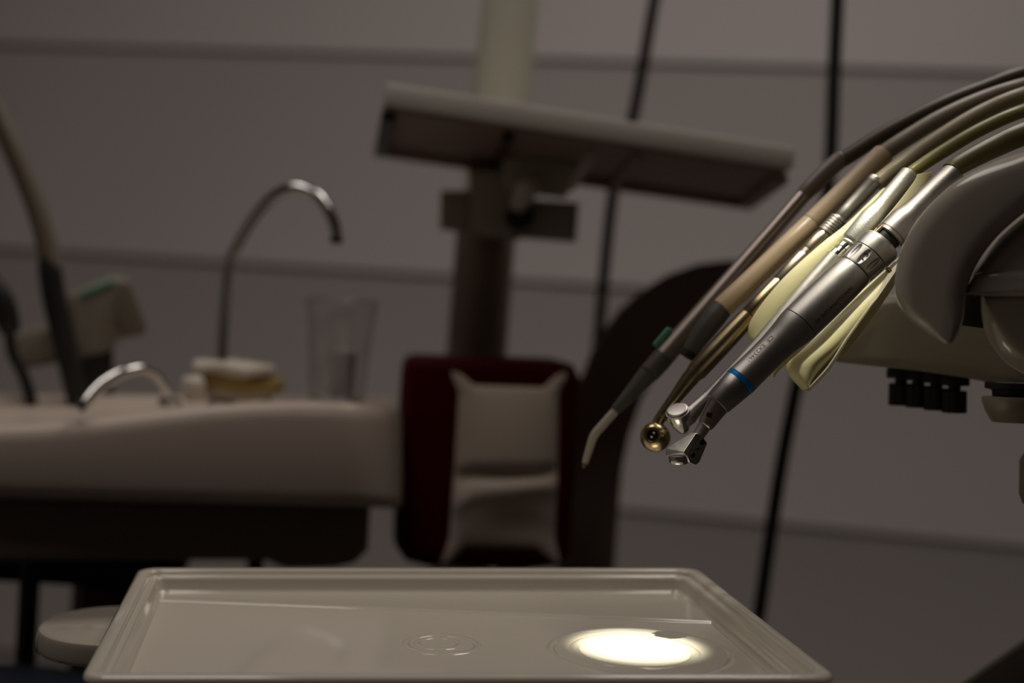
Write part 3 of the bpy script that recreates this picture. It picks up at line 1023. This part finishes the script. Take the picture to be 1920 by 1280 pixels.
un = uquad(0.01, 0.99, 0.02, 0.98, -0.003, 0.003, UNDER, 'underside', shelf)
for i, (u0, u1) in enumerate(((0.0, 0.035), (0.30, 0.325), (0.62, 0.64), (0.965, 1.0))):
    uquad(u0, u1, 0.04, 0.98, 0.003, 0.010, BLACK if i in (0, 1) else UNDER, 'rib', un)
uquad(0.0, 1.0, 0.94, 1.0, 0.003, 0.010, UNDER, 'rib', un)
bm = B(); tube(bm, [P(1104, 283, 1.075), P(1102, 303, 1.09), P(1088, 325, 1.10), P(1070, 350, 1.12)], 0.004, 14)
obj('hinge_lever', bm, CREAM, shelf, label='curved metal lever')

# ------------------------------------------------------------------ black cables
for nm, pts, lb in (('left', [(1262, -240, 1.40), (1240, -70, 1.38), (1225, 10, 1.37), (1188, 215, 1.38), (1151, 350, 1.40), (1124, 610, 1.43), (1112, 760, 1.45), (1100, 1000, 1.47), (1090, 1300, 1.5)],
                    'black cable hanging behind the tilted shelf'),
                   ('right', [(1574, -240, 1.25), (1572, -70, 1.25), (1569, 20, 1.25), (1563, 150, 1.25), (1557, 300, 1.25), (1540, 450, 1.25), (1512, 640, 1.25), (1490, 740, 1.25), (1460, 900, 1.25), (1425, 1140, 1.25), (1404, 1300, 1.25)],
                    'black cable hanging behind the handpieces, running down past the tray')):
    pp = [P(*q) for q in pts]
    t0 = Wd(pp[0]); b0 = Wd(pp[-1])
    pp = [toC((t0.x + 0.02, t0.y, ROOM_H))] + pp + [toC((b0.x, b0.y + 0.02, 0.3)), toC((b0.x + 0.02, b0.y + 0.02, 0.006))]
    r = 11.5 * 1.3 / F if nm == 'left' else 12.5 * 1.25 / F
    bm = B(); tube(bm, pp, r, 16)
    tag(obj('cable', bm, BLACK), lb, 'cable', 'black hanging cables')

# ------------------------------------------------------------------ dental chair backrest (curved band) and headrest
chair = thing('dental_chair', 'dark brown curved dental chair backrest seen edge-on behind the red headrest', 'chair', to_floor(P(1120, 900, 1.30)))
bm = B()
bandp = [(1092, 700), (1106, 662), (1130, 620), (1160, 580), (1200, 545), (1250, 514), (1310, 493), (1370, 486), (1412, 488), (1400, 514), (1340, 575), (1280, 635), (1235, 690), (1203, 750), (1180, 815), (1166, 880), (1158, 960), (1150, 1080), (1140, 1240), (1036, 1240), (1044, 1060), (1060, 800), (1074, 730)]
prism(bm, bandp, 1.24, 0.10, bev=0.006)
obj('backrest', bm, BROWN, chair)
q = P(1100, 1200, 1.28)
bm = B(); tube(bm, [q, to_floor(q)], 0.028, 20, sub=1)
obj('post', bm, CLAMPM, chair)
bm = B(); lathe(bm, to_floor(q), WZ, [(0, 0.045), (0.01, 0.045), (0.015, 0.03)], 32)
obj('foot', bm, CLAMPM, chair)

hr = thing('headrest', 'dark red rectangular headrest pad with a cream cloth cover stretched to its four corners', 'headrest', P(915, 1060, 1.09))
bm = B()
dh = 1.085
prism(bm, [(782, 670), (1050, 678), (1080, 686), (1092, 712), (1086, 860), (1074, 1040), (1056, 1066), (1000, 1072), (800, 1066), (762, 1056), (744, 1030), (748, 880), (760, 700), (766, 678)], dh, 0.06, bev=0.012, seg=5, dirv=-WY * -1)
obj('cushion', bm, RED, hr, ang=40)
bm = B()
nu, nv = 30, 44


def lerp_tab(tab, v):
    for (a0, x0), (a1, x1) in zip(tab, tab[1:]):
        if a0 <= v <= a1:
            k = (v - a0) / (a1 - a0); k = k * k * (3 - 2 * k) if False else k
            return x0 + (x1 - x0) * k
    return tab[-1][1]


LB = [(0, 846), (0.03, 848), (0.12, 860), (0.5, 852), (0.88, 842), (0.97, 830), (1, 828)]
RB = [(0, 1062), (0.03, 1061), (0.12, 1048), (0.5, 1046), (0.88, 1040), (0.97, 1048), (1, 1050)]
TB = [(0, 694), (0.08, 700), (0.2, 722), (0.8, 726), (0.92, 702), (1, 696)]
BB = [(0, 1056), (0.08, 1050), (0.2, 1024), (0.8, 1026), (0.92, 1046), (1, 1054)]
grid = []
for j in range(nv + 1):
    v = j / nv; row = []
    for i in range(nu + 1):
        u = i / nu
        x = lerp_tab(LB, v) * (1 - u) + lerp_tab(RB, v) * u
        y = lerp_tab(TB, u) * (1 - v) + lerp_tab(BB, u) * v
        e = min(u, 1 - u, v, 1 - v)
        hgt = 0.012 * (math.sin(math.pi * min(max(u, 0), 1)) * abs(math.sin(math.pi * v * 1.0))) ** 0.5
        hgt -= 0.010 * math.exp(-((v - 0.54 + 0.02 * (u - .5)) / 0.035) ** 2) * math.sin(math.pi * u) ** 0.5
        hgt += 0.003 * math.exp(-((v - 0.64 - 0.10 * (0.5 - u)) / 0.06) ** 2)
        hgt -= 0.004 * math.exp(-(((v - 0.86) / 0.10) ** 2 + ((u - 0.62) / 0.3) ** 2))
        row.append(bm.verts.new(P(x, y, dh - 0.0005) + V((0, 0, 1)) * max(hgt, 0.0005)))
    grid.append(row)
for j in range(nv):
    for i in range(nu):
        bm.faces.new((grid[j][i], grid[j + 1][i], grid[j + 1][i + 1], grid[j][i + 1]))
bd = [grid[0][i] for i in range(nu + 1)] + [grid[j][nu] for j in range(1, nv + 1)] + [grid[nv][i] for i in range(nu - 1, -1, -1)] + [grid[j][0] for j in range(nv - 1, 0, -1)]
bk = [bm.verts.new(v.co + V((0, 0, -0.004))) for v in bd]
for i in range(len(bd)):
    j = (i + 1) % len(bd)
    bm.faces.new((bd[i], bd[j], bk[j], bk[i]))
bm.faces.new(bk)
obj('cover', bm, COVER, hr, ang=60, label='cream cloth cover with flared corners')
bm = B(); tube(bm, [P(960, 1050, 1.12), P(962, 1150, 1.14), P(1010, 1210, 1.2), P(1100, 1230, 1.25)], 0.012, 18)
obj('mounting_stem', bm, CLAMPM, hr)

# ------------------------------------------------------------------ spittoon bench on the left
bench = thing('spittoon_unit', 'wide pale beige spittoon bench with a rounded front above a dark base, at the left', 'dental unit', to_floor(P(300, 1100, 1.12)))
topf = [(-260, 806), (-100, 803), (0, 799), (80, 796), (160, 788), (240, 779), (320, 769), (400, 760), (480, 755), (560, 753), (600, 754), (640, 755), (664, 757), (686, 759), (706, 761), (722, 763), (734, 766), (744, 770), (750, 774), (754, 780)]
rows = []
bm = B()
d0_, d1_ = 1.0, 1.20
for i, (x, y) in enumerate(topf):
    yb_ = 738 + (x + 100) * 0.006
    ybot = 936 + x * 0.026
    e = max(0.0, (x - 640) / 116.0); e = min(e, 1.0)
    dd = d0_ + 0.10 * (1 - math.sqrt(max(0, 1 - e * e)))
    fr = P(x, y, dd); rows_ = []
    xb_ = x
    k = d0_ / d1_
    bt = P(PX0 + (x - PX0) * k * 1.0, yb_, d1_)
    bt.x = fr.x
    fbm = P(x, ybot, dd)
    bbm = V((fr.x, fbm.y, bt.z))
    rise = 0.006
    sec = [fbm + V((0, 0, -0.01)), fbm + V((0, 0.004, -0.002)), fbm + V((0, 0.012, 0)), fr + V((0, -0.012, 0)), fr + V((0, -0.004, -0.0015)), fr + V((0, 0, -0.006)),
           fr + V((0, -0.001, -0.014)), fr * 0.9 + bt * 0.1 + V((0, -0.006, 0)), fr * 0.15 + bt * 0.85 + V((0, -0.006, 0)), bt + V((0, 0, 0.01)), bt + V((0, -0.002, 0)), bbm]
    rows.append([bm.verts.new(p) for p in sec])
for a_, b2 in zip(rows, rows[1:]):
    n = len(a_)
    for i in range(n):
        j = (i + 1) % n
        bm.faces.new((a_[i], a_[j], b2[j], b2[i]))
bm.faces.new(rows[0]); bm.faces.new(rows[-1])
obj('worktop', bm, BENCH, bench, ang=50)
bm = B()
prism(bm, [(-260, 925), (0, 930), (350, 940), (696, 948), (692, 1030), (668, 1054), (630, 1064), (540, 1066), (512, 1050), (300, 1050), (0, 1052), (-260, 1056)], 1.035, 0.13, bev=0.006)
obj('base_housing', bm, BROWN, bench)
for x, r, d in ((58, 20, 1.10), (480, 16, 1.14)):
    p = P(x, 1040, d)
    bm = B(); tube(bm, [p, to_floor(p)], r * d / F, 20, sub=1)
    obj('leg', bm, BLACK, bench)
bm = B(); prism(bm, [(150, 1078), (330, 1074), (330, 1190), (142, 1180)], 1.16, 0.08, bev=0.01)
obj('drain_box', bm, BROWN2, bench)
p = P(230, 1170, 1.19)
bm = B(); tube(bm, [p, to_floor(p)], 0.03, 24, sub=1)
obj('drain_pipe', bm, BROWN2, bench)
bm = B(); p = P(80, 1045, 1.13)
box(bm, (p + P(240, 1075, 1.18)) / 2, 0.16, 0.02, 0.05, ax=(WX, WZ, WY), bev=0.004)
obj('cross_beam', bm, BLACK, bench)

# faucet (cup filler)
s = 1.08 / F
fc = thing('faucet', 'tall chrome gooseneck faucet standing on the spittoon bench', 'faucet', P(413, 752, 1.09))
bm = B()
tube(bm, [P(413, 756, 1.09), P(415, 690, 1.09), P(419, 610, 1.09), P(424, 540, 1.09), P(428, 498, 1.09), P(444, 460, 1.085), P(480, 402, 1.08), P(518, 364, 1.075), P(560, 352, 1.07), P(598, 370, 1.065), P(620, 404, 1.06), P(629, 430, 1.06), P(631, 452, 1.06)], [10.5 * s] * 12 + [10 * s], 24)
obj('spout', bm, CHROME, fc)
bm = B(); lathe(bm, P(413, 760, 1.09), WZ, [(0, 0.011), (0.004, 0.011), (0.006, 0.007), (0.012, 0.006)], 24)
obj('base', bm, CHROME, fc)
bm = B(); lathe(bm, P(631, 445, 1.06), -WZ, [(0, 0.0046), (0.004, 0.0048), (0.0046, 0.004)], 20)
obj('aerator', bm, BLACKM, fc)
bm = B()
s = 1.03 / F
rb = thing('bowl_rinse_spout', 'small low curved spout arching over the edge of the spittoon bench', 'spout', P(316, 752, 1.05))
tube(bm, [P(147, 769, 1.004), P(165, 747, 1.008), P(195, 718, 1.018), P(232, 698, 1.025), P(268, 692, 1.035), P(296, 706, 1.045), P(314, 734, 1.05), P(318, 762, 1.055)], [12 * s, 12 * s, 12 * s, 11 * s, 10 * s, 9.5 * s, 9.5 * s, 9.5 * s], 22)
obj('pipe', bm, CHROME, rb)
bm = B(); lathe(bm, P(318, 760, 1.055), WZ, [(0, 0.009), (0.004, 0.009), (0.006, 0.005)], 24)
obj('base', bm, CHROME, rb)

# folded cloth and sponge
def soft_block(x0, x1, y0, y1, d, th, m, nm, parent=None, bev=0.005, wob=0.0015):
    bm = B()
    s = d / F
    c = P((x0 + x1) / 2, (y0 + y1) / 2, d) + WY * th / 2
    box(bm, c, (x1 - x0) * s, th, (y1 - y0) * s, ax=(WX, WY, WZ))
    bmesh.ops.subdivide_edges(bm, edges=bm.edges, cuts=5, use_grid_fill=True)
    hx, hy, hz = (x1 - x0) * s / 2, th / 2, (y1 - y0) * s / 2
    for v in bm.verts:
        q = v.co - c
        a_, b2, c2 = q.dot(WX) / hx, q.dot(WY) / hy, q.dot(WZ) / hz
        # superellipsoid rounding
        n = (abs(a_) ** 4 + abs(b2) ** 4 + abs(c2) ** 4) ** 0.25
        m_ = max(abs(a_), abs(b2), abs(c2))
        k = m_ / n
        a_, b2, c2 = a_ * k, b2 * k, c2 * k
        v.co = c + WX * a_ * hx + WY * b2 * hy + WZ * (c2 * hz + wob * math.sin(a_ * 5 + b2 * 3))
    return obj(nm, bm, m, parent, ang=70)


tag(soft_block(352, 512, 722, 752, 1.07, 0.05, GAUZE, 'folded_cloth'), 'lower white folded cloth under the yellow sponge on the spittoon bench', 'cloth', 'folded cloths on the bench')
tag(soft_block(372, 532, 704, 738, 1.065, 0.045, SPONGE, 'sponge'), 'flat yellow sponge between white folded cloths on the spittoon bench', 'sponge')
tag(soft_block(356, 516, 682, 708, 1.06, 0.05, GAUZE, 'folded_cloth'), 'upper white folded cloth lying on top of the yellow sponge', 'cloth', 'folded cloths on the bench')
tag(soft_block(338, 384, 708, 752, 1.05, 0.02, GAUZE, 'gauze_roll'), 'small white gauze lump left of the yellow sponge', 'gauze')

# clear cup
cup = thing('plastic_cup', 'clear plastic drinking cup standing on the spittoon bench right of the faucet', 'cup', P(630, 748, 1.12))
s = 1.12 / F
cb = P(630, 748, 1.12)
bm = B()
lathe(bm, cb, WZ, [(0, 50 * s), (0.001, 52 * s), (0.03, 56 * s), (0.06, 62 * s), (183 * s, 68 * s), (186 * s, 70 * s), (187 * s, 68.5 * s), (183 * s, 66 * s), (0.06, 60 * s), (0.03, 54 * s), (0.003, 50 * s), (0.0028, 2 * s)], 48)
obj('wall', bm, GLASS, cup)
bm = B(); lathe(bm, P(640, 744, 1.12), WZ, [(0, 20 * s), (0.001, 22 * s), (0.036, 24 * s), (0.037, 20 * s)], 28)
obj('insert', bm, WATER, cup)

# ------------------------------------------------------------------ suction holder at the left edge
D5 = 1.17
s = D5 / F
sh_ = thing('suction_holder', 'pale plastic suction hose holder block at the left, above the bench', 'holder', to_floor(P(180, 760, D5 + .08)))
bm = B(); prism(bm, [(128, 552), (210, 516), (240, 520), (252, 545), (272, 612), (268, 626), (222, 638), (204, 664), (152, 674), (132, 640)], D5 + .03, 0.05, bev=0.007, seg=4)
obj('block', bm, HOLDER, sh_)
bm = B(); prism(bm, [(232, 524), (246, 530), (274, 610), (270, 628), (236, 632), (214, 600)], D5 + .024, 0.03, bev=0.003)
obj('end_cap', bm, HOSEB, sh_)
bm = B(); prism(bm, [(14, 630), (100, 604), (150, 590), (150, 650), (100, 682), (30, 694)], D5 + .045, 0.04, bev=0.006)
obj('rail', bm, HOLDER, sh_)
bm = B(); prism(bm, [(150, 662), (212, 650), (214, 770), (152, 770)], D5 + .03, 0.05, bev=0.004)
obj('stand', bm, BLACK, sh_)
bm = B(); p = P(184, 760, D5 + .055); tube(bm, [p, to_floor(p)], 0.014, 18, sub=1)
obj('post', bm, BLACK, sh_)
bm = B(); prism(bm, [(150, 548), (212, 522), (216, 530), (154, 558)], D5 + .026, 0.03, bev=0.001)
obj('green_strip', bm, GREEN, sh_)

sa = thing('suction_hose', 'beige suction hose with a thick black handle, nearer the cloths', 'suction hose', P(118, 620, D5), 'suction hoses at the left')
bm = B(); tube(bm, [P(-130, -60, D5), P(-60, 90, D5), P(-18, 190, D5), P(30, 292, D5), P(72, 400, D5), P(98, 505, D5)], [20 * s] * 6, 24)
obj('hose', bm, HOSEB, sa)
bm = B(); tube(bm, [P(90, 470, D5), P(94, 505, D5), P(102, 560, D5), P(116, 625, D5), P(134, 700, D5), P(148, 762, D5)], [16 * s, 23 * s, 23 * s, 22 * s, 21 * s, 20 * s], 28)
obj('handle', bm, BLACK, sa)
sb = thing('suction_hose', 'black suction handle with a thin hose at the very left edge', 'suction hose', P(10, 600, D5), 'suction hoses at the left')
bm = B(); tube(bm, [P(-30, 520, D5), P(2, 560, D5), P(14, 600, D5), P(20, 625, D5)], [22 * s, 23 * s, 23 * s, 16 * s], 28)
obj('handle', bm, BLACK, sb)
bm = B(); tube(bm, [P(18, 615, D5), P(22, 660, D5), P(42, 700, D5), P(54, 735, D5), P(60, 765, D5)], [10 * s, 10 * s, 11 * s, 12 * s, 12 * s], 20)
obj('hose', bm, BLACK, sb)

# ------------------------------------------------------------------ stools in the lower corners
def stool(nm, lb, c, r, m, seatpoly=None):
    t = thing(nm, lb, 'stool', to_floor(c))
    bm = B(); lathe(bm, c - WZ * 0.07, WZ, [(0, r * .9), (0.01, r), (0.05, r), (0.065, r * .96), (0.07, r * .88)], 56)
    obj('cushion', bm, m, t)
    bm = B(); tube(bm, [c - WZ * 0.06, to_floor(c) + WZ * 0.05], 0.025, 20, sub=1)
    obj('post', bm, BLACKM, t)
    bm = B(); lathe(bm, to_floor(c), WZ, [(0, r), (0.02, r), (0.05, 0.04)], 40)
    obj('foot', bm, BLACKM, t)
    return t


stool('stool', 'dark navy stool cushion in the bottom left corner under the tray', P(-10, 1335, 0.90), 0.12, NAVY)
# dark slanting footrest at bottom right
ft = thing('padded_footrest', 'dark brown slanted padded rest cutting the bottom right corner', 'footrest', to_floor(P(2020, 1330, 0.86)))
bm = B(); prism(bm, [(1700, 1352), (1803, 1280), (1920, 1198), (2010, 1136), (2180, 1200), (2180, 1420), (1740, 1420)], 0.83, 0.03, bev=0.003)
obj('pad', bm, FOOTP, ft)
bm = B(); p = P(1950, 1400, 0.85); tube(bm, [p, to_floor(p)], 0.03, 24, sub=1)
obj('post', bm, BLACKM, ft)

# ------------------------------------------------------------------ operating lamp (above the frame) with its own beams
lt = thing('operating_lamp', 'dental operating lamp on an arm above the handpieces', 'lamp', LAMP, space='world')
ld = (LAMP_T - LAMP).normalized()
bm = B()
lc = toC(LAMP); ldc = (M.to_3x3().inverted() @ ld)
lathe(bm, lc - ldc * 0.09, ldc, [(0, 0.03), (0.005, 0.06), (0.05, 0.095), (0.085, 0.1), (0.086, 0.095), (0.05, 0.085), (0.02, 0.05)], 40, caps=True)
obj('reflector_housing', bm, CREAM, lt)
bm = B(); tube(bm, [toC(LAMP - ld * 0.08), toC(V((LAMP.x, LAMP.y + 0.05, ROOM_H)))], 0.016, 16, sub=1)
obj('arm', bm, CREAM, lt)
pool = Wd(lvl(*pl(1195, 1208), FH))
spot('lamp_beam_tray', LAMP, pool, 125.0, 3.7, 0.6, 0.004, (1.0, 0.97, 0.78))
spot('lamp_beam_handpieces', LAMP, Wd(P(1560, 480, .69)), 60.0, 6.5, 1.0, 0.02, (1.0, 0.96, 0.78))

for ob in list(C.objects):
    if '_w' in ob.keys(): del ob['_w']
